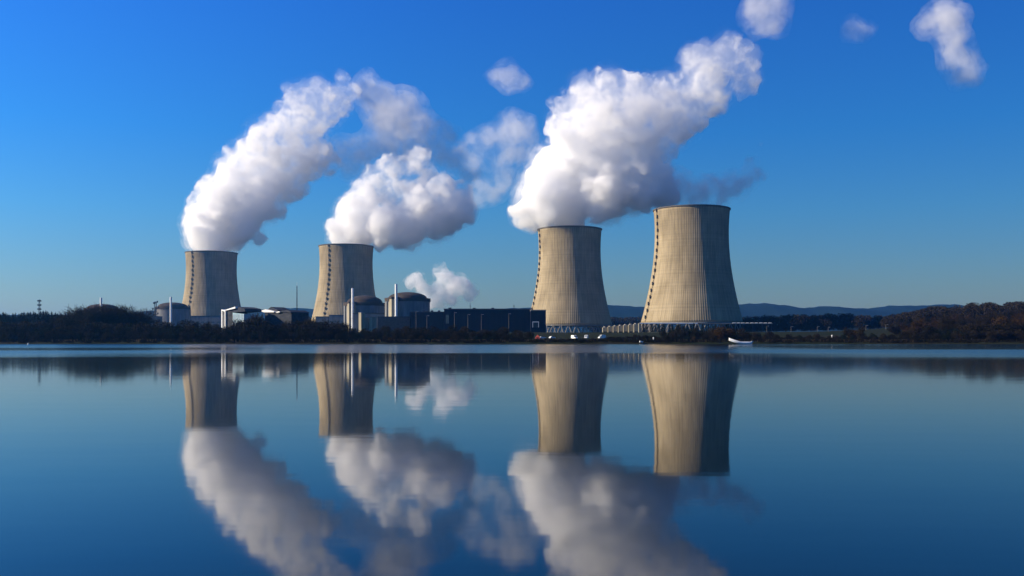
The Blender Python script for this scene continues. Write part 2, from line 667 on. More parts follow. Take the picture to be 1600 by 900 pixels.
def make_tower(label, loc, ladder_az):
    t = thing('cooling_tower', label, 'cooling tower', loc, 0, 'four cooling towers of the power station')
    v, f = make_shell_mesh()
    mesh_np('shell', v, f, M['shell'], t)
    rt = rad(ZT)
    MB().lathe([(rt - 1.2, ZT + .01), (rt + 1.0, ZT + .01), (rt + 1.1, ZT + 1.4), (rt - 1.2, ZT + 1.4)], 120, closed=True).build('rim', M['rim'], t)
    rb = rad(ZB)
    MB().lathe([(rb - 1.6, ZB - 1.3), (rb + 1.3, ZB - 1.3), (rb + 1.1, ZB - .01), (rb - 1.6, ZB - .01)], 120, closed=True).build('ring_beam', M['strut'], t)
    MB().lathe([(rb + 5.0, -1.5), (rb + 5.6, -1.5), (rb + 5.6, 2.6), (rb + 5.0, 2.6)], 96, closed=True).build('basin_wall', M['grey'], t)
    first = None
    n = 36
    for k in range(n):
        for s in (-1, 1):
            az = 2 * math.pi * k / n
            if first is None:
                d = math.pi / n * 0.92
                MB().bar(((rb + 3.5), 0, -1), (rb * math.cos(d), rb * math.sin(d), ZB - 1.2), 0.62, 0.5, 8).build('support_strut', M['strut'], t)
                first = t.children[-1]
                d2 = -d
                MB().bar(((rb + 3.5), 0, -1), (rb * math.cos(d2), rb * math.sin(d2), ZB - 1.2), 0.62, 0.5, 8).build('support_strut', M['strut'], t)
                second = [c for c in t.children if c.name.startswith('support_strut') and c != first][0]
                break
            o = (first if s < 0 else second).copy()
            col.objects.link(o)
            o.rotation_euler = (0, 0, az)
    # ladder with its staggered landings
    lad = MB()
    zs = [ZB + 1 + (ZT - ZB - 1) * k / 40 for k in range(41)]
    ca, sa = math.cos(ladder_az), math.sin(ladder_az)
    pts = [((rad(z) + 1.0) * ca, (rad(z) + 1.0) * sa, z) for z in zs]
    for p, q in zip(pts, pts[1:]):
        for s in (-.45, .45):
            lad.bar((p[0] - sa * s, p[1] + ca * s, p[2]), (q[0] - sa * s, q[1] + ca * s, q[2]), 0.2, n=4)
    lo = lad.build('access_ladder', M['dark_steel'], t)
    nl = 17
    proto = None
    for k in range(nl):
        z = ZB + 5 + (ZT - ZB - 8) * k / (nl - 1)
        r = rad(z) + 1.1
        if proto is None:
            mb = MB()
            mb.box((0, 0, 0), (1.5, 1.6, .25))
            mb.box((.7, 0, 2.1), (.12, 1.6, 3.9))
            mb.box((0, -.8, 2.1), (1.5, .12, 3.9))
            mb.box((0, .8, 2.1), (1.5, .12, 3.9))
            proto = mb.build('landing', M['dark_steel'], lo)
            o = proto
        else:
            o = proto.copy()
            col.objects.link(o)
        o.location = (r * ca - sa * (0.45 if k % 2 else -.45), r * sa + ca * (0.45 if k % 2 else -.45), z)
        o.rotation_euler = (0, 0, ladder_az)
    return t


def tower_at(px, d):
    return ((px - 800) / F * d, d, TG)


def ladder_angle(px, left_deg):
    # azimuth (from +X) of the face turned towards the camera, then round to the left
    ang = math.atan2(px - 800, F)
    return -math.pi / 2 - ang - R(left_deg)


TOWERS = [(330.5, 1792, 47), (541, 1664, 39), (890, 1408, 69), (1080.5, 1194, 63)]
tl = ['smallest cooling tower, farthest away, under the leftmost long white plume',
      'cooling tower beside the two near reactor domes, its white plume leaning low',
      'cooling tower right of the dark blue hall, under the largest white plume',
      'largest, nearest cooling tower with hardly any steam, behind the pale pipe bridge']
for (px, d, la), lb in zip(TOWERS, tl):
    make_tower(lb, tower_at(px, d), ladder_angle(px, la))

# ------------------------------------------------------------------ steam
def balls_to_mesh(pts, voxel):
    """union of balls (x, y, z, r) as one closed skin"""
    P = np.asarray(pts, np.float32)
    me = bpy.data.meshes.new('steam_tmp')
    me.vertices.add(len(P))
    me.vertices.foreach_set('co', P[:, :3].ravel())
    at_ = me.attributes.new('rad', 'FLOAT', 'POINT')
    at_.data.foreach_set('value', np.ascontiguousarray(P[:, 3]))
    ng = bpy.data.node_groups.new('balls', 'GeometryNodeTree')
    ng.interface.new_socket('Geometry', in_out='INPUT', socket_type='NodeSocketGeometry')
    ng.interface.new_socket('Geometry', in_out='OUTPUT', socket_type='NodeSocketGeometry')
    n, l = ng.nodes, ng.links
    gi, go = n.new('NodeGroupInput'), n.new('NodeGroupOutput')
    ra = n.new('GeometryNodeInputNamedAttribute')
    ra.data_type = 'FLOAT'
    ra.inputs[0].default_value = 'rad'
    mp = n.new('GeometryNodeMeshToPoints')
    l.new(gi.outputs[0], mp.inputs['Mesh'])
    l.new(ra.outputs[0], mp.inputs['Radius'])
    pv = n.new('GeometryNodePointsToVolume')
    pv.resolution_mode = 'VOXEL_SIZE'
    pv.inputs['Voxel Size'].default_value = voxel
    l.new(mp.outputs[0], pv.inputs['Points'])
    l.new(ra.outputs[0], pv.inputs['Radius'])
    vm = n.new('GeometryNodeVolumeToMesh')
    vm.resolution_mode = 'GRID'
    vm.inputs['Threshold'].default_value = 0.1
    l.new(pv.outputs[0], vm.inputs['Volume'])
    l.new(vm.outputs[0], go.inputs[0])
    o = bpy.data.objects.new('steam_tmp', me)
    col.objects.link(o)
    md = o.modifiers.new('balls', 'NODES')
    md.node_group = ng
    return o


def steam_mesh(puffs, d, rf, voxel, seed, lumps=7, disp=1.0, depth=0.75):
    """puffs given as photograph pixels (x, y, radius) at depth d; returns one closed billowing mesh"""
    rs = random.Random(seed)
    k = d / F
    pts = []

    def unit():
        return Vector((rs.gauss(0, 1), rs.gauss(0, 1), rs.gauss(0, 1))).normalized()

    for (px, py, pr) in puffs:
        c = at(px, py, d)
        c.y += rs.uniform(-1, 1) * pr * k * depth * .6
        r = pr * k
        pts.append((*c, r * rf))
        for q in range(lumps):
            rr = r * rs.uniform(.24, .46)
            c2 = c + unit() * (r - rr * .4)
            pts.append((*c2, rr * rf))
            for w in range(5):
                r3 = rr * rs.uniform(.28, .5)
                u = (unit() + (c2 - c).normalized() * .8).normalized()
                c3 = c2 + u * (rr - r3 * .3)
                pts.append((*c3, r3 * rf))
    o = balls_to_mesh(pts, voxel)
    for (size, amp) in ((42, 8.0), (17, 6.5), (7, 3.2)):
        tx = bpy.data.textures.new('billow', 'CLOUDS')
        tx.noise_scale = size
        tx.noise_depth = 1
        dm = o.modifiers.new('billow', 'DISPLACE')
        dm.texture = tx
        dm.texture_coords = 'GLOBAL'
        dm.strength = amp * disp
        dm.mid_level = 0.5
    rm = o.modifiers.new('clean', 'REMESH')   # no folds left where the billows cross
    rm.mode = 'VOXEL'
    rm.voxel_size = voxel * 1.0
    dg = bpy.context.evaluated_depsgraph_get()
    out = bpy.data.meshes.new_from_object(o.evaluated_get(dg))
    out.materials.clear()
    bpy.data.objects.remove(o)
    return out


def steam(name, label, cat, puffs, d, dens, seed, voxel=2.8, disp=1.0, group=None, lumps=8, shells=((.89, 1.0), (1.08, .35), (1.24, .10)), noise=(24, .30, .60, .05), fade=0.0):
    """shells = (radius factor, share of the density): the first is the thing's own mesh, the thinner mantles are its parts"""
    zs = [at(*p[:2], d).z for p in puffs]
    top = None
    for q, (rf, share) in enumerate(shells):
        me = steam_mesh(puffs, d, rf, voxel * (1 + .5 * q), seed, lumps, disp * (1 + .35 * q))
        nz = noise if q == 0 else (noise[0] * .8, noise[1] + .10, noise[2] + .10, noise[3] * .3)
        me.materials.append(mat_volume('steam_%d_%d' % (seed, q), dens * share, (.980, .981, .985), noise=nz, fade=(fade, min(zs) + 40, max(zs))))
        o = bpy.data.objects.new(name if q == 0 else 'mantle', me)
        col.objects.link(o)
        if q == 0:
            top = tag(o, label, cat, group)
        else:
            o.parent = top
    return top


P1 = [(330, 374, 34), (303, 362, 18), (358, 366, 28), (310, 345, 26), (345, 338, 38), (385, 350, 28), (318, 309, 16), (350, 305, 34), (385, 315, 36), (415, 320, 28), (328, 282, 10),
      (365, 270, 34), (400, 275, 44), (440, 275, 36), (385, 238, 30), (420, 225, 38), (460, 240, 42), (440, 200, 30), (470, 195, 40), (500, 245, 30), (515, 255, 20), (470, 155, 28),
      (500, 165, 38), (530, 160, 26), (535, 122, 14), (495, 140, 24), (545, 145, 16), (300, 314, 9), (316, 290, 12), (348, 262, 14), (355, 236, 9), (440, 170, 14), (425, 190, 14), (438, 330, 12), (450, 305, 14), (470, 290, 14), (405, 372, 12)]
P2 = [(535, 364, 27), (560, 360, 30), (600, 355, 32), (640, 350, 34), (680, 342, 34), (712, 325, 30), (545, 325, 22), (572, 312, 24), (590, 275, 24), (610, 262, 22), (655, 250, 22),
      (635, 262, 20), (598, 308, 14), (655, 320, 30), (690, 300, 30), (670, 275, 18), (565, 295, 18), (725, 300, 18), (625, 372, 16), (640, 292, 16), (622, 300, 14), (660, 285, 14), (616, 289, 17), (608, 316, 16), (628, 296, 14)]
P3 = [(828, 330, 26), (850, 312, 42), (890, 318, 44), (940, 306, 44), (985, 298, 40), (1022, 288, 36), (1000, 262, 38), (845, 278, 28), (872, 262, 46), (930, 248, 56), (890, 212, 36), (885, 178, 28),
      (940, 190, 60), (998, 190, 56), (950, 142, 34), (912, 135, 24), (1005, 148, 36), (1050, 165, 44), (1055, 205, 26), (1100, 118, 44), (1090, 88, 26), (1135, 92, 36), (1165, 122, 28), (1120, 148, 28), (1168, 92, 24), (1085, 170, 30), (1060, 192, 34), (1112, 158, 26), (1040, 135, 26), (1035, 232, 22), (1045, 305, 22)]
PS = [(640, 442, 12), (650, 437, 14), (658, 450, 12), (664, 464, 11), (668, 476, 9), (690, 425, 14), (698, 440, 18), (714, 448, 19), (688, 455, 16), (678, 468, 13), (732, 457, 14), (704, 466, 13), (690, 474, 9), (672, 455, 10)]
g = 'white steam plumes of the cooling towers'
steam('steam_plume', 'tall white steam plume leaning right from the leftmost, smallest cooling tower', 'steam plume', P1, 1806, 0.10, 21, group=g, fade=.24)
steam('steam_plume', 'low white steam plume drifting right from the second cooling tower from the left', 'steam plume', P2, 1673, 0.10, 22, group=g, fade=.16)
steam('steam_plume', 'biggest white steam plume, rising above the cooling tower beside the blue hall', 'steam plume', P3, 1409, 0.11, 23, group=g, fade=.22)
steam('steam_plume', 'small white steam puffs rising low behind the nearer reactor dome', 'steam plume', PS, 1200, 0.075, 24, 1.8, 0.55, shells=((.9, 1.0), (1.2, .35)), noise=(14, .30, .62, .04), fade=.12)
W4 = [(1055, 296, 26), (1075, 300, 24), (1098, 300, 22), (1122, 297, 20), (1146, 290, 19), (1168, 281, 14), (1186, 273, 11), (1203, 270, 6), (1170, 250, 8), (1190, 225, 7)]
SOFT = ((.8, .6), (1.12, .6), (1.5, .45))
steam('steam_plume', 'thin grey steam wisp trailing right from the largest cooling tower', 'steam plume', W4, 1410, 0.042, 25, 4.0, 1.2, group=g, shells=SOFT, noise=(24, .30, .64, .08))
g = 'drifting remnants of steam in the sky'
WISPS = [
    ('broad faint veil of steam in the sky above the low plume', [(572, 128, 14), (598, 165, 28), (615, 195, 32), (645, 205, 30), (575, 235, 20), (690, 198, 12), (665, 190, 16), (560, 245, 20), (540, 235, 18), (575, 150, 20), (705, 212, 15), (716, 248, 18), (692, 246, 18), (735, 275, 15), (540, 262, 14), (630, 170, 26), (680, 225, 20), (660, 245, 16), (630, 235, 24), (600, 225, 20)], 1806, .022),
    ('pale drifting steam patch just left of the biggest plume', [(738, 218, 13), (765, 215, 16), (803, 208, 26), (828, 214, 14), (792, 245, 18), (785, 280, 17), (770, 305, 15), (752, 290, 14), (745, 312, 12), (740, 250, 14), (815, 235, 16), (725, 235, 12), (830, 195, 12)], 1600, .017),
    ('small isolated steam puff in the middle of the upper sky', [(772, 116, 12), (795, 120, 18), (818, 127, 12), (793, 143, 8)], 1600, .017),
    ('faint steam puff at the top edge, touching the biggest plume', [(1180, 20, 24), (1210, 38, 19), (1205, 6, 22), (1186, 44, 15), (1172, 4, 16)], 1500, .016),
    ('smallest and faintest steam wisp in the right half of the sky', [(1328, 42, 13), (1355, 48, 14), (1340, 52, 11)], 1500, .010),
    ('bright elongated steam puff alone at the top right of the sky', [(1446, 36, 18), (1470, 26, 22), (1495, 28, 20), (1488, 60, 22), (1500, 90, 22), (1506, 115, 20), (1532, 126, 9)], 1500, .020),
]
for q, (lb, pf, d, dn) in enumerate(WISPS):
    steam('steam_wisp', lb, 'steam cloud', pf, d, dn, 40 + q, 5.0, 1.6, group=g, lumps=6, shells=SOFT, noise=(30, .24, .64, .10))


# ------------------------------------------------------------------ power-station buildings
def reactor(label, px, d, wall_top, dome_top, mats, group='reactor buildings with shallow domes'):
    r = 53 / 2
    t = thing('reactor_building', label, 'reactor building', ((px - 800) / F * d, d, TG), 0, group)
    zt = CAMZ + (HZ - wall_top) / F * d - TG
    zd = CAMZ + (HZ - dome_top) / F * d - TG
    MB().lathe([(r, -1), (r, zt - 4)], 64).build('wall', M[mats[0]], t, smooth_=True)
    MB().lathe([(r - 1, zt - 4), (r + .9, zt - 4), (r + .9, zt), (r - 1, zt)], 64, closed=True).build('ring_beam', M['dome'], t)
    prof = [(r - .2, zt - .5)]
    for k in range(11):
        a_ = k / 10 * math.pi / 2
        prof.append((max(.01, (r - 3.5) * math.cos(a_)), zt + .4 + (zd - zt - .4) * math.sin(a_)))
    MB().lathe(prof, 64).build('dome', M['dome'], t, smooth_=True)
    if 'cream' in mats:                     # annex block added against the drum, shaped to catch sun and shade the drum
        MB().prism([(-r - 1, 2), (-15.5, -30), (-9, -30), (-6, -20)], 'z', -1, zt - 1.5).build('annex', M['cream'], t)
        MB().prism([(-r - 1.6, 2), (-15.7, -30.6), (-8.5, -30.6), (-5.5, -20)], 'z', zt - 1.49, zt + .6).build('annex_roof', M['dome'], t)
    # buttress ribs
    for k in range(4):
        az = k * math.pi / 2 + .5
        MB().box(((r + .5) * math.cos(az), (r + .5) * math.sin(az), (zt - 4) / 2), (1.6, 5.0, zt - 4.05), az).build('buttress', M[mats[0]], t)
    return t


def stack(label, px, d, top, w):
    t = thing('vent_stack', label, 'chimney', ((px - 800) / F * d, d, TG), 0, 'white ventilation stacks')
    h = CAMZ + (HZ - top) / F * d - TG
    MB().lathe([(w, -1), (w, h), (w - .3, h), (w - .3, h - 4), (.01, h - 4)], 24).build('pipe', M['white'], t, smooth_=False)
    mb = MB()
    for q in (.35, .68):
        mb.lathe([(w + .01, h * q), (w + .5, h * q), (w + .5, h * q + .5), (w + .01, h * q + .5)], 24)
    mb.build('collar', M['metal'], t)
    return t


reactor('nearest reactor building with steam behind its brown dome, beside the blue hall', 637, 1125, 466.5, 456.5, ('grey', 'cream'))
reactor('domed reactor building directly in front of the second cooling tower', 570, 1230, 473.5, 461.5, ('grey', 'cream'))
reactor('grey domed reactor building left of the smallest cooling tower', 270, 1525, 479.5, 472.5, ('grey',))
reactor('reactor building mostly hidden behind the big bare trees', 160, 1480, 482, 475, ('grey',))
stack('white stack standing before the nearest reactor dome', 619, 1078, 444, 1.5)
stack('white stack before the reactor in front of the second cooling tower', 551, 1180, 450.5, 1.5)
stack('white stack before the grey reactor near the smallest cooling tower', 267, 1490, 464, 1.6)
stack('white stack rising out of the big bare trees', 158, 1440, 465, 1.6)


def block(mb, px0, px1, d, top, depth, z0=None, pybase=None):
    """a box whose camera-facing side spans px0..px1 at depth d, up to row top"""
    x0, x1 = (px0 - 800) / F * d, (px1 - 800) / F * d
    zt = CAMZ + (HZ - top) / F * d
    zb = (gz((x0 + x1) / 2, d) - 1.5) if z0 is None else z0
    mb.box(((x0 + x1) / 2, d + depth / 2, (zt + zb) / 2), (x1 - x0, depth, zt - zb))
    return x0, x1, zb, zt


# the dark blue turbine halls
t = thing('turbine_hall', 'long dark blue windowless hall between the reactors and the cooling tower', 'hall')
mb = MB()
x0, x1, zb, zt = block(mb, 694, 829, 980, 484, 70)
mb.build('wall', M['navy'], t)
MB().box(((x0 + x1) / 2, 980 + 35, zt + .6), (x1 - x0 + .8, 70.8, 1.2)).build('roof', M['navy_roof'], t)
mb = MB()
for k in range(1, 12):
    x = x0 + (x1 - x0) * k / 12
    mb.box((x, 979.95, (zb + zt) / 2), (.2, .12, zt - zb - .1))
mb.build('cladding_joint', M['navy'], t)
for (px, h) in ((703, 1.2), (741, .9), (770, 1.0)):
    x = (px - 800) / F * 985
    MB().box((x, 985, zt + 1.2 + h / 2), (3, 3, h)).build('roof_vent', M['navy_roof'], t)
for (px, py) in ((735, 473), (803, 476)):
    x = (px - 800) / F * 985
    m2 = MB()
    zz = CAMZ + (HZ - py) / F * 985
    m2.bar((x, 985, zt + 1.2), (x, 985, zz), .22, .12)
    m2.box((x, 985, zt + 3.2), (2.2, .3, .3))
    m2.box((x, 985, zt + 4.6), (1.3, .3, .3))
    m2.build('antenna', M['dark_steel'], t)
MB().box(((699 - 800) / F * 980, 979.8, zb + (zt - zb) * .62), (3.2, .3, 9)).build('window', M['glass'], t)

t = thing('hall_annex', 'dark blue annex at the right end of the hall with a pale gate', 'hall')
mb = MB()
x0, x1, zb, zt = block(mb, 829.4, 853, 955, 485.5, 60)
mb.build('wall', M['navy'], t)
MB().box(((x0 + x1) / 2, 955 + 30, zt + .5), (x1 - x0 + .6, 60.6, 1.0)).build('roof', M['strut'], t)
gx0, gx1 = (832 - 800) / F * 954, (842 - 800) / F * 954
zg = CAMZ + (HZ - 503) / F * 954
m2 = MB()
m2.box(((gx0 + gx1) / 2, 954.8, zg), (gx1 - gx0, .4, .7))
m2.box((gx0 + .3, 954.8, zg - 3), (.5, .4, 5.2))
m2.box((gx1 - .3, 954.8, zg - 3), (.5, .4, 5.2))
m2.build('gate_frame', M['white'], t)
MB().box(((gx0 + gx1) / 2, 954.9, zg - 3.2), (gx1 - gx0 - 1.2, .2, 5)).build('gate', M['slate'], t)

t = thing('low_hall', 'lower dark blue hall joining the nearest reactor to the long hall', 'hall')
mb = MB()
x0, x1, zb, zt = block(mb, 640, 693.6, 1010, 488, 60)
mb.build('wall', M['navy'], t)
MB().box(((x0 + x1) / 2, 1040, zt + .4), (x1 - x0, 60, .8)).build('roof', M['navy_roof'], t)
for px in (662, 675, 686):
    MB().box(((px - 800) / F * 1015, 1016, zt + 1.5), (2.5, 3, 1.4)).build('roof_vent', M['navy_roof'], t)

t = thing('auxiliary_building', 'dark low building at the feet of the two near reactors', 'building')
mb = MB()
block(mb, 590, 639.5, 1060, 494.5, 30)
mb.build('wall', M['slate'], t)
mb = MB()
x0, x1, zb, zt = block(mb, 552, 603, 1150, 490, 25)
mb.build('rear_wall', M['grey'], t)
MB().box(((x0 + x1) / 2, 1162, zt + .3), (x1 - x0 + .5, 25.4, .6)).build('roof', M['slate'], t)

spec = [(560, 566.5, 1000, 489, 8, 'tall narrow cream block at the left of the little cream buildings'), (566.8, 571.5, 1005, 497, 8, 'lower cream block wedged between its cream neighbours'),
        (576, 583.5, 1002, 496, 9, 'cream cube at the right of the little cream buildings'), (572, 575.6, 1008, 501, 7, 'lowest cream block, with a dark door')]
for (p0, p1, d, top, dep, lb) in spec:
    xa, xb = (p0 - 800) / F * d, (p1 - 800) / F * d
    zg = gz((xa + xb) / 2, d)
    h = CAMZ + (HZ - top) / F * d - zg
    w = (xb - xa) * .95
    t = thing('cream_building', lb, 'building', ((xa + xb) / 2, d, zg), R(-42), group='little cream buildings below the near reactors')
    MB().box((0, dep / 2 - 2, h / 2 - .6), (w, dep * .7, h + 1.2)).build('wall', M['cream'], t)
    MB().box((0, dep / 2 - 2, h + .25), (w + .4, dep * .7 + .4, .5)).build('roof', M['strut'], t)
    MB().box((0, dep / 2 - 2 - dep * .35 - .05, 2.4), (1.1, .15, 2.4)).build('door', M['slate'], t)

# service buildings round the feet of the far towers
low = [(222, 246, 1420, 494.5, 20, 'grey', 'low pale shed left of the grey reactor'), (296, 345, 1600, 494, 25, 'grey', 'long low building at the foot of the smallest cooling tower'),
       (493, 512, 1500, 495, 18, 'grey', 'low blocky building at the left foot of the second cooling tower'), (514, 540, 1480, 492.5, 18, 'grey', 'grey flat roofed building at the right foot of the second cooling tower')]
for (p0, p1, d, top, dep, mt, lb) in low:
    t = thing('service_building', lb, 'building')
    mb = MB()
    x0, x1, zb, zt = block(mb, p0, p1, d, top, dep)
    mb.build('wall', M[mt], t)
    MB().box(((x0 + x1) / 2, d + dep / 2, zt + .3), (x1 - x0 + .6, dep + .6, .6)).build('roof', M['slate'], t)
    m2 = MB()
    nW = 6
    for k in range(nW):
        x = x0 + (x1 - x0) * (k + .5) / nW
        m2.box((x, d - .04, zb + (zt - zb) * .7), ((x1 - x0) / nW * .55, .12, 1.6))
    m2.build('window', M['glass'], t)

# white-framed office block among the shore trees
def office():
    d = 640.0
    k = d / F
    X = lambda p: (p - 800) * k
    Z = lambda q: CAMZ + (HZ - q) * k
    t = thing('office_building', 'white framed modern pavilion with sloping white roof edges and glass front', 'building')
    zb = gz(X(360), d) - 1
    # framed gable
    fr = MB()
    a0, a1, top = X(340), X(348.5), Z(483)
    fr.prism([(a0, zb), (a0 + .7, zb), (a0 + .7, top - 1.0), (a1 - .7, top - 1.6), (a1 - .7, zb), (a1, zb), (a1, top - .9), (a0, top)], 'y', d - .6, d + 14)
    fr.build('frame', M['white'], t)
    MB().prism([(a0 + .71, zb), (a1 - .71, zb), (a1 - .71, top - 1.62), (a0 + .71, top - 1.02)], 'y', d + .8, d + 1.0).build('window', M['slate'], t)
    # glass front and dark side
    MB().prism([(X(348.6), zb), (X(362), zb), (X(362), Z(486.5)), (X(348.6), Z(485))], 'y', d + .4, d + 13).build('wall', M['slate'], t)
    gl = MB()
    gl.prism([(X(362.1), zb), (X(386), zb), (X(386), Z(491)), (X(362.1), Z(488.5))], 'y', d + .2, d + 12)
    gl.build('glass_front', M['pale_glass'], t)
    ml = MB()
    for q in range(9):
        x = X(362.6 + q * 2.85)
        ml.box((x, d + .1, (zb + Z(491.4)) / 2), (.14, .16, Z(491.4) - zb))
    ml.build('mullion', M['metal'], t)
    # roof slabs
    MB().prism([(X(347), Z(484.2)), (X(369), Z(479.2)), (X(369.4), Z(482)), (X(349), Z(485))], 'y', d - .5, d + 13).build('roof', M['white'], t)
    MB().prism([(X(349), Z(485.2)), (X(372), Z(482.2)), (X(372), Z(479.5)), (X(386), Z(482.6)), (X(387), Z(487)), (X(362), Z(488))], 'y', d + .6, d + 15).build('roof', M['navy_roof'], t)
    t2 = thing('office_building', 'dark walled pavilion with faceted roof right of the white framed pavilion', 'building')
    zb = gz(X(430), d) - 1
    MB().prism([(X(403), zb), (X(457), zb), (X(457), Z(489)), (X(440), Z(487)), (X(403), Z(488))], 'y', d + 6, d + 22).build('wall', M['slate'], t2)
    MB().prism([(X(396), Z(485)), (X(406), Z(482.6)), (X(424), Z(486.2)), (X(424), Z(487.6)), (X(403), Z(487.2))], 'y', d + 5, d + 12).build('roof', M['white'], t2)
    MB().prism([(X(404), Z(482.4)), (X(411), Z(478.6)), (X(425), Z(484)), (X(424.5), Z(486))], 'y', d + 8, d + 20).build('roof', M['navy_roof'], t2)
    MB().prism([(X(425), Z(486.6)), (X(450), Z(484.4)), (X(457.5), Z(487.4)), (X(457.5), Z(488.8)), (X(440), Z(487))], 'y', d + 5.2, d + 22).build('roof', M['navy_roof'], t2)
    MB().prism([(X(428), Z(487.5)), (X(435), Z(486)), (X(437), Z(487.6)), (X(431), Z(488.4))], 'y', d + 4.6, d + 5.1).build('roof', M['white'], t2)
    m2 = MB()
    for q in range(6):
        m2.box((X(410 + q * 8), d + 5.9, zb + 5), (1.6, .2, 2.4))
    m2.build('window', M['glass'], t2)


office()
for ob_ in [o for o in scene.objects if o.name.startswith('office_building')]:
    vv = np.concatenate([np.array([v.co for v in c.data.vertices]) for c in ob_.children])
    c0 = Vector(((vv[:, 0].min() + vv[:, 0].max()) / 2, vv[:, 1].min(), vv[:, 2].min()))
    for c in ob_.children:
        c.data.transform(Matrix.Translation(-c0))
        c.data.transform(Matrix.Diagonal((1.12, 1, 1, 1)))
    ob_.location = c0
    ob_.rotation_euler = (0, 0, R(-34))


def lattice(label, px, d, top, w, cat='mast', name='lattice_mast'):
    x = (px - 800) / F * d
    zb = gz(x, d)
    h = CAMZ + (HZ - top) / F * d - zb
    t = thing(name, label, cat, (x, d, zb))
    n = max(6, int(h / (w * 2.2)))
    mb = MB()
    W = lambda f: w * (1 - .65 * f)
    for k in range(n):
        f0, f1 = k / n, (k + 1) / n
        for (sx, sy), (tx, ty) in (((-1, -1), (1, -1)), ((1, -1), (1, 1)), ((1, 1), (-1, 1)), ((-1, 1), (-1, -1))):
            a_ = (sx * W(f0) / 2, sy * W(f0) / 2, h * f0 - .3 * (k == 0))
            b_ = (sx * W(f1) / 2, sy * W(f1) / 2, h * f1)
            c_ = (tx * W(f1) / 2, ty * W(f1) / 2, h * f1)
            mb.bar(a_, b_, .09 * max(1, w / 2), n=4)
            mb.bar(a_, c_, .05 * max(1, w / 2), n=4)
            mb.bar(b_, c_, .05 * max(1, w / 2), n=4)
    mb.build('mast', M['dark_steel'], t)
    return t, h


t, h = lattice('tall thin dark mast standing right of the dark walled pavilion', 464, 700, 447, 1.0)
MB().box((0, 0, h * .15), (1.8, 1.8, 2.2)).build('cabinet', M['dark_steel'], t)
m2 = MB()
m2.bar((0, 0, h - .4), (0, 0, h + 3), .12, .06)
m2.build('antenna', M['metal'], t)
t, h = lattice('small lattice antenna mast above the dark conifers', 61.5, 1100, 468, 2.6)
m2 = MB()
for q in range(3):
    m2.box((0, 0, h * (.72 + q * .12)), (3.2, 3.2, 1.6))
m2.build('antenna', M['dark_steel'], t)
t, h = lattice('stubby dark pylon beside the grey reactor building', 243, 1380, 471, 5.5, 'pylon', 'pylon')
m2 = MB()
for (q, wd) in ((.62, 9), (.8, 11), (.97, 7)):
    m2.box((0, 0, h * q), (wd, .7, .7))
    m2.box((wd * .4, 0, h * q + 1.0), (1.2, 1.6, 2.6))
    m2.box((-wd * .35, 0, h * q - 1.2), (1.2, 1.6, 2.6))
m2.build('crossarm', M['dark_steel'], t)

# pale pipe bridge in front of the nearest tower
def pipe_bridge():
    d = 1095.0
    k = d / F
    x0, x1 = (1000 - 800) * k, (1207 - 800) * k
    z = CAMZ + (HZ - 505.2) * k
    t = thing('pipe_bridge', 'long pale pipe bridge on posts across the foot of the largest cooling tower', 'pipe bridge')
    xm = (1090 - 800) * k
    MB().box(((x0 + xm) / 2, d, z), (xm - x0, 3.0, 1.1)).build('deck', M['white'], t)
    MB().box(((xm + x1) / 2 + .05, d, z - .3), (x1 - xm, 2.2, .9)).build('deck', M['strut'], t)
    m2 = MB()
    for q in range(9):
        xa = (1144 - 800 + q * 7) * k
        m2.bar((xa, d - 1.3, z + .35), (xa + 3.6, d - 1.3, z + .35), .38, n=8)
    m2.build('pipe', M['white'], t)
    for q in range(15):
        x = x0 + 1 + (x1 - x0 - 2) * q / 14
        zb = gz(x, d) - .5
        MB().box((x, d, (zb + z - .76) / 2), (.7, 1.2, z - .76 - zb)).build('post', M['slate'], t)
    MB().box((x0 - .8, d, (z + TG) / 2 - 1), (2.0, 4, z - TG + 2)).build('end_pier', M['cream'], t)


pipe_bridge()
# row of pale cell blocks, stepping up to the pipe bridge
for q in range(7):
    d = 1130 - q * 4
    p0 = 942 + q * 8.1
    mb = MB()
    k = d / F
    top = 511.5 - q * .85
    x0, x1 = (p0 - 800) * k, (p0 + 7.0 - 800) * k
    zt = CAMZ + (HZ - top) * k
    t = thing('cooling_cell', 'pale cooling cell block in the row between the two nearest towers', 'cooling cell', ((x0 + x1) / 2, d, TG), 0, 'pale cell blocks between the nearest towers')
    w = x1 - x0
    mb.box((0, 4, (zt - TG) / 2 - .5), (w, 8, zt - TG + 1))
    mb.build('housing', M['cream'], t)
    MB().lathe([(w * .36, zt - TG), (w * .30, zt - TG + 1.2), (w * .26, zt - TG + 1.2), (w * .26, zt - TG)], 20, c=(0, 4, 0)).build('fan_cowl', M['strut'], t)
    MB().box((0, -.05, 2.2), (w * .7, .15, 1.4)).build('louvre', M['slate'], t)


def lamp_post(label, px, d, top, group='lamp posts of the site road', head=True):
    x = (px - 800) / F * d
    zb = gz(x, d)
    h = CAMZ + (HZ - top) / F * d - zb
    t = thing('lamp_post', label, 'lamp post', (x, d, zb - .2), 0, group)
    MB().bar((0, 0, 0), (0, 0, h), .13, .08, 8).build('pole', M['strut'], t)
    m2 = MB()
    m2.box((.8, 0, h + .06), (1.7, .12, .12))
    m2.build('arm', M['metal'], t)
    MB().box((1.75, 0, h - .02), (.9, .35, .2)).build('lamp_head', M['metal'], t)
    return t


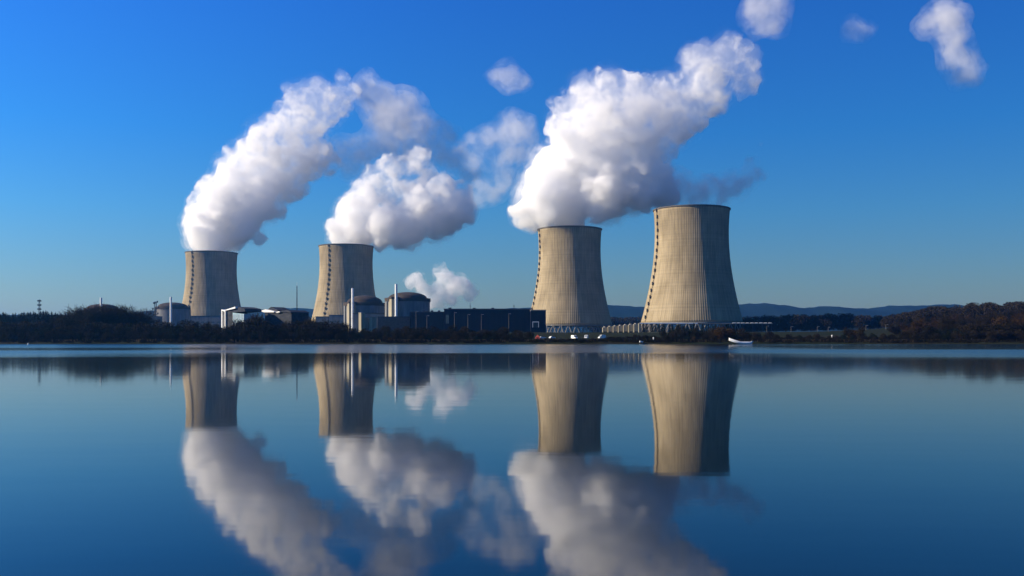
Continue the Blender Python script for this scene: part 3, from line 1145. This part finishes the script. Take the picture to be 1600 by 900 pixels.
for (px, top) in ((650, 486), (667, 493), (710, 488), (731, 491), (752, 491), (795, 490)):
    lamp_post('grey lamp post standing in front of the dark blue halls', px, 930, top, 'lamp posts before the blue halls')
for (px, d, top) in ((1198, 1000, 509), (1236, 950, 510), (1277, 950, 510), (1294, 980, 511), (1353, 900, 508), (1384, 880, 507), (1398, 900, 507), (1450, 820, 505)):
    lamp_post('small pale lamp post along the road before the wooded slope', px, d, top, 'lamp posts before the wooded slope')


# ------------------------------------------------------------------ vehicles, tent, posts, boat
def van(label, px, d, rz):
    x = (px - 800) / F * d
    t = thing('parked_van', label, 'van', (x, d, gz(x, d)), rz, 'white vans parked near the shore')
    t.scale = (.88, .88, .88)
    prof = [(-2.6, .45), (2.5, .45), (2.6, .9), (2.35, 1.15), (1.75, 1.35), (1.1, 2.35), (.7, 2.55), (-2.5, 2.6), (-2.65, 2.3)]
    MB().prism(prof, 'y', -1.0, 1.0).build('body', M['white'], t)
    m2 = MB()
    m2.prism([(1.72, 1.42), (1.12, 2.28), (.5, 2.28), (.5, 1.42)], 'y', -1.02, -1.004)
    m2.prism([(1.72, 1.42), (1.12, 2.28), (.5, 2.28), (.5, 1.42)], 'y', 1.004, 1.02)
    m2.build('side_window', M['glass'], t)
    MB().add([(1.74, -.85, 1.42), (1.74, .85, 1.42), (1.16, .8, 2.3), (1.16, -.8, 2.3)], [(0, 1, 2, 3)]).build('windscreen', M['glass'], t)
    for sx in (-1.7, 1.6):
        for sy in (-.95, .95):
            MB().bar((sx, sy - .12, .36), (sx, sy + .12, .36), .36, n=14).build('wheel', M['tyre'], t)
    for sy in (-.72, .72):
        MB().box((2.58, sy, .95), (.1, .3, .2)).build('headlight', M['metal'], t)
    return t


van('leftmost of the three white vans on the shore, nose angled to the right', 897.5, 560, R(-60))
van('white van between two others on the shore, nose towards the water', 916, 565, R(-105))
van('white van closest to the pale cell blocks, nose pointing left', 940.5, 555, R(-150))


def car(label, px, d, rz):
    x = (px - 800) / F * d
    t = thing('parked_car', label, 'car', (x, d, gz(x, d)), rz)
    prof = [(-2.0, .35), (2.0, .35), (2.1, .7), (1.2, .9), (.5, 1.4), (-1.1, 1.42), (-1.8, .95), (-2.05, .85)]
    MB().prism(prof, 'y', -.85, .85).build('body', M['white'], t)
    m2 = MB()
    for y in (-.87, .855):
        m2.prism([(1.0, .93), (.45, 1.34), (-1.05, 1.35), (-1.6, .97)], 'y', y, y + .015)
    m2.build('side_window', M['glass'], t)
    for sx in (-1.3, 1.3):
        for sy in (-.78, .78):
            MB().bar((sx, sy - .1, .32), (sx, sy + .1, .32), .32, n=12).build('wheel', M['tyre'], t)
    return t


car('small white car parked beside the red tent', 848, 570, R(10))
car('white car alone on the grass right of the red tent', 863, 575, R(35))


def tent():
    d = 560
    x = (840 - 800) / F * d
    t = thing('red_tent', 'small red tent on the grass below the blue annex', 'tent', (x, d, gz(x, d)))
    b = 1.5
    MB().add([(-b, -b, -.1), (b, -b, -.1), (b, b, -.1), (-b, b, -.1), (-b * .8, -b * .8, 1.3), (b * .8, -b * .8, 1.3), (b * .8, b * .8, 1.3), (-b * .8, b * .8, 1.3), (0, 0, 2.5)],
             [(0, 1, 5, 4), (1, 2, 6, 5), (2, 3, 7, 6), (3, 0, 4, 7), (4, 5, 8), (5, 6, 8), (6, 7, 8), (7, 4, 8)]).build('canopy', M['red'], t)
    MB().add([(-.4, -b * 1.0 - .02, -.1), (.4, -b * 1.0 - .02, -.1), (0, -b * .84 - .02, 1.1)], [(0, 1, 2)]).build('door', M['tyre'], t)


tent()


def marker(label, px, d, h, w=.35):
    x = (px - 800) / F * d
    t = thing('marker_post', label, 'post', (x, d, gz(x, d) - .1))
    MB().bar((0, 0, 0), (0, 0, h), w, w * .9, 10).build('post', M['white'], t)
    MB().lathe([(w * 1.15, h - .3), (w * 1.15, h), (.01, h + .3)], 10).build('cap', M['white'], t)
    return t


marker('white post in the grass before the wooded slope', 1300, 520, 1.9, .32)
marker('white post standing alone between the vans and the boat', 1021, 500, 1.8, .3)
marker('short white post in front of the pale pipe bridge, left of its neighbour', 1009.5, 505, .9, .35)
marker('slim pale post among the reeds at the far right shore', 1518, 480, 1.4, .14)


def dinghy(label, px, d, rz):
    x = (px - 800) / F * d
    t = thing('dinghy', label, 'dinghy', (x, d, gz(x, d) + .5), rz)
    v, f = hull_loft(4.2, .75, .8, .3)
    mesh_np('hull', v, f, M['white'], t)
    return t


def hull_loft(L, B, H, lift, n=22, m=9):
    v, f = [], []
    for q in range(n + 1):
        s = q / n                                  # 0 stern .. 1 bow
        b = B * (1 - max(0, (s - .45) / .55) ** 2.2) * (0.94 + .06 * min(1, s * 6)) + .04
        keel = lift * max(0, (s - .42) / .58) ** 1.5
        sheer = H + lift * .98 * max(0, (s - .42) / .58) ** 1.35
        for k in range(m):
            a_ = (k / (m - 1) * 2 - 1) * math.pi / 2
            yy = b * math.copysign(abs(math.sin(a_)) ** .6, math.sin(a_))
            zz = sheer - (sheer - keel) * math.cos(a_) ** .55 if abs(a_) < math.pi / 2 - 1e-6 else sheer
            v.append((L / 2 - L * s, yy, zz))
    for q in range(n):
        for k in range(m - 1):
            f.append((q * m + k, (q + 1) * m + k, (q + 1) * m + k + 1, q * m + k + 1))
    # inner skin
    o = len(v)
    for q in range(n + 1):
        for k in range(m):
            p = v[q * m + k]
            c = (p[0], p[1] * .9, p[2] + (.10 if 0 < k < m - 1 else 0))
            v.append(c)
    for q in range(n):
        for k in range(m - 1):
            f.append((o + q * m + k, o + q * m + k + 1, o + (q + 1) * m + k + 1, o + (q + 1) * m + k))
        for k in (0, m - 1):
            f.append((q * m + k, o + q * m + k, o + (q + 1) * m + k, (q + 1) * m + k))
    for k in range(m - 1):
        f.append((k, k + 1, o + k + 1, o + k))
        f.append((n * m + k, o + n * m + k, o + n * m + k + 1, n * m + k + 1))
    return v, f


def boat():
    d = 428.0
    x = (1156 - 800) / F * d
    t = thing('moored_boat', 'long white open boat with upswept bow lying at the shore', 'boat', (x, d, -.18), R(4))
    v, f = hull_loft(10.2, 1.5, 1.35, 1.9, 28, 11)
    mesh_np('hull', v, f, M['white'], t)
    m2 = MB()
    for s in (-1, 1):
        for q in range(8):
            x0 = 4.9 - q * .62
            m2.bar((x0, s * 1.47, 1.42), (x0 - .62, s * 1.47, 1.42), .06, n=6)
    m2.build('rubbing_strake', M['metal'], t)
    for q in range(3):
        MB().box((3.2 - q * 2.0, 0, .95), (.5, 2.3, .10)).build('thwart', M['strut'], t)
    MB().box((5.12, 0, .95), (.12, 2.5, 1.0)).build('transom', M['white'], t)
    mo = MB()
    mo.box((5.75, 0, 1.45), (.75, .45, .5))
    mo.box((5.65, 0, .6), (.22, .16, 1.3))
    mo.box((5.35, 0, 1.15), (.4, .3, .3))
    mo.build('outboard_motor', M['metal'], t)
    MB().box((.6, 0, .10), (8.6, 2.2, .16)).build('float', M['metal'], t)


boat()
dinghy('little white dinghy pulled up at the water left of the white posts', 1001.5, 470, R(70))


# bird-like small white buoy at the far left
t = thing('buoy', 'tiny white buoy floating off the left shore', 'buoy', ((44 - 800) / F * 420, 420, 0))
MB().lathe([(.01, -.3), (.3, -.2), (.42, .1), (.3, .4), (.01, .5)], 14).build('float', M['white'], t, smooth_=True)
MB().bar((0, 0, .45), (0, 0, .9), .05).build('spike', M['metal'], t)

# ------------------------------------------------------------------ trees and shrubs
def tri_strip(segs):
    """branch segments (a, b, r0, r1) -> three-sided tapered prisms"""
    A = np.array([s[0] for s in segs]); B = np.array([s[1] for s in segs])
    r0 = np.array([s[2] for s in segs])[:, None]; r1 = np.array([s[3] for s in segs])[:, None]
    D = B - A
    D /= np.linalg.norm(D, axis=1, keepdims=True) + 1e-9
    up = np.where(np.abs(D[:, 2:3]) > .9, np.array([[1.0, 0, 0]]), np.array([[0, 0, 1.0]]))
    U = np.cross(D, up); U /= np.linalg.norm(U, axis=1, keepdims=True) + 1e-9
    W = np.cross(D, U)
    V = []
    for k in range(3):
        t_ = 2 * math.pi * k / 3
        V.append(A + (U * math.cos(t_) + W * math.sin(t_)) * r0)
    for k in range(3):
        t_ = 2 * math.pi * k / 3
        V.append(B + (U * math.cos(t_) + W * math.sin(t_)) * r1)
    n = len(segs)
    v = np.stack(V, 1).reshape(-1, 3)
    b = np.arange(n)[:, None] * 6
    f = np.concatenate([b + np.array([[k, (k + 1) % 3, 3 + (k + 1) % 3, 3 + k]]) for k in range(3)])
    return v, f


def grow(rs, h, spread, levels=4, kids=5, twig=.05, tr=.35, trunk_f=.32):
    """bare deciduous tree: trunk segments and crown segments"""
    trunk, crown = [], []

    def branch(p, d, L, r, lv):
        n = 3
        for q in range(n):
            d2 = (d + Vector((rs.gauss(0, .16), rs.gauss(0, .16), rs.gauss(.05, .10)))).normalized()
            e = p + d2 * (L / n)
            rr = r * .82
            (trunk if lv == 0 else crown).append((tuple(p), tuple(e), r, rr))
            if lv < levels and (lv > 0 or q > 0):
                for c in range(kids if lv < 2 else kids - 2 + (lv == levels - 1)):
                    u = Vector((rs.gauss(0, 1), rs.gauss(0, 1), rs.gauss(.25, .55))).normalized()
                    dd = (d2 * .55 + u * spread).normalized()
                    branch(p.lerp(e, rs.uniform(.1, 1)), dd, L * rs.uniform(.45, .72), max(twig, rr * .5), lv + 1)
            p, d, r = e, d2, rr
    branch(Vector((0, 0, -.4)), Vector((0, 0, 1)), h * trunk_f * 1.35, tr, 0)
    return trunk, crown


def bare_tree_proto(name, label, cat, group, seed, h, spread, mat, twig=.06, levels=3, kids=6, trunk_f=.36):
    rs = random.Random(seed)
    tr, cr = grow(rs, h, spread, levels, kids, twig, h * .018, trunk_f)
    zmax = max(s[1][2] for s in cr)
    k = h / zmax
    sc = lambda S: [(tuple(np.array(a_) * k), tuple(np.array(b_) * k), r0, r1) for (a_, b_, r0, r1) in S]
    t = thing(name, label, cat, group=group)
    v, f = tri_strip(sc(tr)); mesh_np('trunk', v, f, M['bark'], t)
    v, f = tri_strip(sc(cr)); mesh_np('crown', v, f, mat, t)
    return t


def leafy(rs, n, pts, size):
    """n small leaf-sized triangles around the given clump centres (c, r)"""
    C = np.array([p[0] for p in pts]); Rr = np.array([p[1] for p in pts])
    pick = rs.choice(len(pts), n, p=(Rr ** 2) / (Rr ** 2).sum())
    u = rs.normal(size=(n, 3)); u /= np.linalg.norm(u, axis=1, keepdims=True)
    rad_ = rs.uniform(.45, 1.0, (n, 1)) ** .6
    c = C[pick] + u * rad_ * Rr[pick][:, None]
    e1 = rs.normal(size=(n, 3)); e1 /= np.linalg.norm(e1, axis=1, keepdims=True)
    e2 = np.cross(e1, rs.normal(size=(n, 3))); e2 /= np.linalg.norm(e2, axis=1, keepdims=True)
    s = size * rs.uniform(.5, 1.4, (n, 1))
    v = np.stack([c + e1 * s, c - e1 * s * .6 + e2 * s * .8, c - e1 * s * .5 - e2 * s * .7], 1).reshape(-1, 3)
    f = np.arange(3 * n).reshape(-1, 3)
    return v, f


def shrub_proto(seed, h, w, mat, label, group, n=2800, size=.15):
    rs = np.random.RandomState(seed)
    t = thing('shrub', label, 'shrub', group=group)
    pts = []
    for q in range(9):
        a_ = rs.uniform(0, 6.28); rr = w * .5 * rs.uniform(0, .75)
        r_ = h * rs.uniform(.2, .36)
        pts.append((np.array([rr * math.cos(a_), rr * math.sin(a_), max(r_ * .6, h * rs.uniform(.25, .8) * (1 - .5 * rr / w))]), r_))
    v, f = leafy(rs, n, pts, size)
    v[:, 2] = np.maximum(v[:, 2], -.1)
    mesh_np('foliage', v, f, mat, t)
    segs = [((rs.uniform(-.3, .3), rs.uniform(-.3, .3), -.4), tuple(p[0] + np.array([0, 0, p[1] * .9])), .09, .03) for p in pts]
    v, f = tri_strip(segs); mesh_np('stem', v, f, M['bark'], t)
    return t


def conifer_proto(seed, h, label, group):
    rs = np.random.RandomState(seed)
    t = thing('conifer', label, 'conifer', group=group)
    v, f = tri_strip([((0, 0, -.4), (0, 0, h * .97), h * .016, .03)]); mesh_np('trunk', v, f, M['bark'], t)
    V = []
    layers = 17
    for q in range(layers):
        s = q / (layers - 1)
        z = h * (.16 + .82 * s)
        L = h * .27 * (1 - s) ** .45 * rs.uniform(.7, 1.25) + .3
        for b in range(15):
            a_ = rs.uniform(0, 6.28)
            ll = L * rs.uniform(.6, 1.15)
            d = np.array([math.cos(a_), math.sin(a_), -.25])
            p = np.array([0, 0, z + rs.uniform(-.4, .4)])
            sd = np.array([-math.sin(a_), math.cos(a_), 0])
            for c in range(4):
                m_ = p + d * ll * (c + .3) / 4
                e = p + d * ll * (c + 1.5) / 4
                w = ll * .22 * (1.2 - c / 4) * rs.uniform(.7, 1.3)
                V += [m_ + sd * w + [0, 0, .12], m_ - sd * w, e + [0, 0, rs.uniform(-.3, .2)]]
    V = np.array(V)
    mesh_np('crown', V, np.arange(len(V)).reshape(-1, 3), M['needle'], t)
    return t


used = set()


def plant(proto, x, y, s=1.0, rz=None, z=None, sz=None):
    if proto.name in used:
        o = copy_tree(proto)
    else:
        KIDS[proto.name] = list(proto.children)
        used.add(proto.name)
        o = proto
    o.location = (x, y, gz(x, y) if z is None else z)
    o.rotation_euler = (0, 0, rnd.uniform(0, 6.28) if rz is None else rz)
    o.scale = (s, s, s if sz is None else sz)
    return o


# big bare trees at the left, in front of the hidden reactor
GB = 'tall bare trees of the left shore'
big = [bare_tree_proto('bare_tree', 'tall bare brown tree in the clump hiding a reactor building', 'tree', GB, 100 + q, 20, .8, M['twig'], .06, kids=5) for q in range(3)]
k = 560 / F
for q, (px, top, d) in enumerate(((120, 483, 575), (133, 474, 560), (146, 482, 590), (160, 481, 555), (172, 476.5, 570), (184, 477, 560), (197, 478.5, 565), (208, 482, 570), (110, 488, 560), (216, 488, 575), (152, 478, 548), (165, 477, 556), (178, 476, 552), (190, 478, 556), (203, 479, 560), (126, 480, 566), (140, 478, 556), (212, 483, 556))):
    x = (px - 800) / F * d
    h = CAMZ + (HZ - top) / F * d - gz(x, d)
    plant(big[q % 3], x, d, h / 20 * 1.45, sz=h / 20 * 1.06)

# conifer wood edge at the far left
con = [conifer_proto(200 + q, 15, 'dark conifer in the wood at the far left', 'conifers at the far left') for q in range(3)]
for q in range(90):
    px = -40 + q * 1.8 + rnd.uniform(-2, 2)
    d = rnd.uniform(690, 780)
    x = (px - 800) / F * d
    top = 487.5 + 3.5 * math.sin(px / 14.0) * .5 + rnd.uniform(-1.5, 4) + max(0, px - 60) * .02
    h = CAMZ + (HZ - top) / F * d - gz(x, d)
    plant(con[q % 3], x, d, h / 15 * .95, sz=h / 15)

# shore trees: outline row of the tree tops measured along the shore
sk = [(-60, 500), (60, 500), (110, 498), (220, 500), (280, 499), (330, 503), (356, 503), (372, 500), (395, 488), (410, 497), (440, 502), (470, 497), (490, 494), (520, 500), (545, 506), (557, 512), (588, 512), (600, 510), (660, 510),
      (760, 510), (828, 513), (838, 523), (955, 524), (975, 519), (1000, 522), (1026, 522), (1040, 512), (1060, 510), (1100, 511), (1130, 508), (1150, 512), (1190, 517), (1260, 518), (1288, 520), (1296, 524), (1305, 524), (1312, 519), (1320, 512), (1345, 510), (1372, 517), (1400, 516), (1430, 505), (1470, 500), (1520, 498), (1560, 495), (1660, 492)]
skx = [q[0] for q in sk]; sky_ = [q[1] for q in sk]
GS = 'shrubs lining the far shore'
sh = [shrub_proto(300, 5.5, 7, M['twig_dark'], 'dark leafless shrub in the thicket lining the far shore', GS),
      shrub_proto(301, 5.0, 8, M['twig_dark'], 'dark leafless shrub in the thicket lining the far shore', GS),
      shrub_proto(302, 5.0, 6, M['twig'], 'dark leafless shrub in the thicket lining the far shore', GS),
      shrub_proto(303, 4.5, 7, M['needle'], 'dark leafless shrub in the thicket lining the far shore', GS)]
rust = shrub_proto(304, 5.0, 6, M['twig_rust'], 'rusty brown shrub standing out of the dark shore thicket', 'rusty shrubs on the far shore')
n_sh = 0
for row, (d0, frac) in enumerate(((19, .5), (36, .8), (60, 1.0))):
    px = -40.0
    while px < 1640:
        d = 455 + d0 + rnd.uniform(-7, 7)
        x = (px - 800) / F * d
        d = float(shore_y(x)) + d0 + rnd.uniform(-6, 6)
        x = (px - 800) / F * d
        top = np.interp(px, skx, sky_) + rnd.uniform(-2.5, 3.5)
        h = (CAMZ + (HZ - top) / F * d - gz(x, d)) * frac
        if h > 1.0 and n_sh < 285 and not (835 < px < 985 and row > 0) and not (1130 < px < 1180 and row == 0):
            s = min(h / 5.2, 2.4)
            pr = sh[rnd.randrange(4)]
            plant(pr, x, d, max(s, .5) * rnd.uniform(.9, 1.1), sz=s)
            n_sh += 1
        px += rnd.uniform(11, 19)
for (px, d0, h) in ((420, 18, 4), (610, 12, 2.6), (705, 12, 2.4), (680, 14, 2.0), (1128, 22, 8), (1120, 26, 6.5), (1138, 28, 7), (1085, 14, 3), (1562, 50, 13), (1580, 40, 9), (1500, 22, 4), (1335, 34, 6)):
    d = float(shore_y((px - 800) / F * 460)) + d0
    x = (px - 800) / F * d
    plant(rust, x, d, h / 5 * .85, sz=h / 5)

# taller slim bare trees poking out of the shore thicket
GM = 'slim bare trees in the shore thicket'
slim = [bare_tree_proto('bare_tree', 'slim bare tree poking out of the shore thicket', 'tree', GM, 400 + q, 12, .7, M['twig'], .05, levels=3, kids=5) for q in range(2)]
for q, (px, top, d) in enumerate(((395, 484, 520), (402, 488, 530), (388, 492, 525), (478, 493, 540), (490, 491, 540), (505, 495, 545), (530, 497, 540), (60, 499, 540), (20, 500, 530), (240, 499, 540), (320, 499, 535), (600, 506, 545), (1120, 506, 530),
                                  (1345, 507, 560), (1325, 509, 560), (1085, 508, 540), (440, 499, 540), (455, 500, 545))):
    x = (px - 800) / F * d
    h = CAMZ + (HZ - top) / F * d - gz(x, d)
    plant(slim[q % 2], x, d, h / 12)

con2 = conifer_proto(230, 12, 'dark conifer in the row hiding the foot of the largest cooling tower', 'conifers before the largest tower')
for q in range(26):
    px = 1006 + q * 5.6 + rnd.uniform(-2, 2)
    d = rnd.uniform(960, 1060)
    x = (px - 800) / F * d
    top = 505 + rnd.uniform(-.8, 3.0) + (2 if px > 1090 else 0)
    h = CAMZ + (HZ - top) / F * d - gz(x, d)
    plant(con2, x, d, h / 12 * 1.1, sz=h / 12)

# wooded slope at the right: nearest trees one by one, the wood behind as a mass
GR = 'bare trees on the slope at the right'
slope = [bare_tree_proto('bare_tree', 'bare tree at the foot of the wooded slope on the right', 'tree', GR, 500 + q, 14, .85, M[('twig', 'twig_dark', 'twig_rust')[q]], .06, levels=3, kids=5) for q in range(3)]
for q in range(80):
    px = rnd.uniform(1395, 1640)
    d = rnd.uniform(560, 840)
    x = (px - 800) / F * d
    top = np.interp(px, [1395, 1430, 1500, 1560, 1640], [505, 495, 488, 483, 482]) + rnd.uniform(0, 14)
    h = CAMZ + (HZ - top) / F * d - gz(x, d)
    if h < 4:
        continue
    plant(slope[q % 3], x, d, min(h, 18) / 14)

PX = [1140, 1165, 1200, 1250, 1300, 1350, 1380, 1430, 1445, 1480, 1520, 1560, 1640]
PY = [500, 497, 492, 492, 489, 492, 493, 485, 478.5, 477, 472, 470.5, 470]
protoV, protoF = leafy(np.random.RandomState(9), 950, [((0, 0, .62), .36), ((.2, .1, .5), .25), ((-.2, .1, .55), .25), ((.05, -.2, .7), .24), ((0, .1, .35), .25), ((-.1, -.1, .82), .16)], .034)
V, Fc, o = [], [], 0
for q in range(430):
    px = rnd.uniform(1135, 1660)
    d = rnd.uniform(850, 1250) if px > 1380 else rnd.uniform(1150, 1350)
    x = (px - 800) / F * d
    zb = gz(x, d)
    top = np.interp(px, PX, PY) + (rnd.uniform(-1.2, 7) if px > 1380 else rnd.uniform(-4, 8))
    h = min(CAMZ + (HZ - top) / F * d - zb, 24)
    if h < 4:
        continue
    a_ = rnd.uniform(0, 6.28)
    ca, sa = math.cos(a_), math.sin(a_)
    w = h * rnd.uniform(.8, 1.15)
    P = protoV @ np.array([[ca, sa, 0], [-sa, ca, 0], [0, 0, 1]]) * np.array([w, w, h]) + np.array([x, d, zb - .3])
    V.append(P); Fc.append(protoF + o); o += len(P)
tag(mesh_np('woodland', np.concatenate(V), np.concatenate(Fc), M['twig']), 'brown leafless wood covering the slope on the right', 'woodland', kind='stuff')

V, Fc, o = [], [], 0
for q in range(240):                               # low wood behind the shore, between the halls and the trees
    px = rnd.choice([rnd.uniform(-60, 260), rnd.uniform(930, 1010), rnd.uniform(440, 560)])
    d = rnd.uniform(1900, 2400)
    x = (px - 800) / F * d
    zb = gz(x, d)
    h = CAMZ + (HZ - (495 if px > 900 else 496 if px > 300 else 493) - rnd.uniform(-1, 5)) / F * d - zb
    if h < 4:
        continue
    P = protoV * np.array([h * 1.1, h, h]) + np.array([x, d, zb - .3])
    V.append(P); Fc.append(protoF + o); o += len(P)
tag(mesh_np('woodland', np.concatenate(V), np.concatenate(Fc), M['twig']), 'distant low wood on the plain behind the cooling towers', 'woodland', kind='stuff')

# undergrowth and reeds along the water
n = 5200
rs = np.random.RandomState(77)
px = rs.uniform(-60, 1660, n)
xw = (px - 800) / F * 470
yw = shore_y(xw) + 3 + 62 * rs.uniform(0, 1, n) ** 1.2
keep = ~((px > 1125) & (px < 1185) & (yw < shore_y(xw) + 10)) & ~((px > 830) & (px < 960) & (yw > shore_y(xw) + 28))
xw, yw = xw[keep], yw[keep]
zw = ground(xw, yw)
bv, bf = leafy(rs, 84, [((0, 0, .45), .6), ((.5, 0, .3), .45), ((-.5, .1, .35), .45)], .15)
s = rs.uniform(.6, 1.7, (len(xw), 1, 1))
V = bv[None] * s + np.stack([xw, yw, zw], -1)[:, None]
Fc = bf[None] + (np.arange(len(xw)) * len(bv))[:, None, None]
tag(mesh_np('undergrowth', V.reshape(-1, 3), Fc.reshape(-1, 3), M['twig_dark']), 'dark low brush along the far shore', 'undergrowth', kind='stuff')

n = 5200
px = rs.uniform(-60, 1660, n)
den = np.interp(px, [-60, 60, 75, 110, 330, 350, 480, 500, 600, 620, 740, 780, 900, 1060, 1080, 1130, 1190, 1240, 1330, 1390, 1480, 1555, 1560, 1660],
                [.02, .05, .8, .3, .15, .5, .1, .6, .2, .9, .9, .4, .03, .03, .6, .3, .3, .5, .1, .6, 1, 1, .05, .02])
keep = rs.uniform(0, 1, n) < den
px = px[keep]
xw = (px - 800) / F * 462
yw = shore_y(xw) + np.where(rs.uniform(0, 1, len(px)) < .3, rs.uniform(12, 15, len(px)), rs.uniform(14, 20, len(px)))
zw = ground(xw, yw)
m_ = len(px)
V = np.zeros((m_, 9, 3)); hh = rs.uniform(.6, 1.7, m_)
for k in range(3):
    ox, oy = rs.uniform(-.4, .4, m_), rs.uniform(-.4, .4, m_)
    ln = rs.uniform(-.25, .25, m_)
    b = np.stack([xw + ox, yw + oy, zw - .05], -1)
    V[:, 3 * k] = b + [-.12, 0, 0]
    V[:, 3 * k + 1] = b + [.12, 0, 0]
    V[:, 3 * k + 2] = b + np.stack([ln, ln * .4, hh], -1)
tag(mesh_np('reeds', V.reshape(-1, 3), np.arange(m_ * 9).reshape(-1, 3), M['reed']), 'dry tan reeds along the water edge of the far shore', 'reeds', kind='stuff')
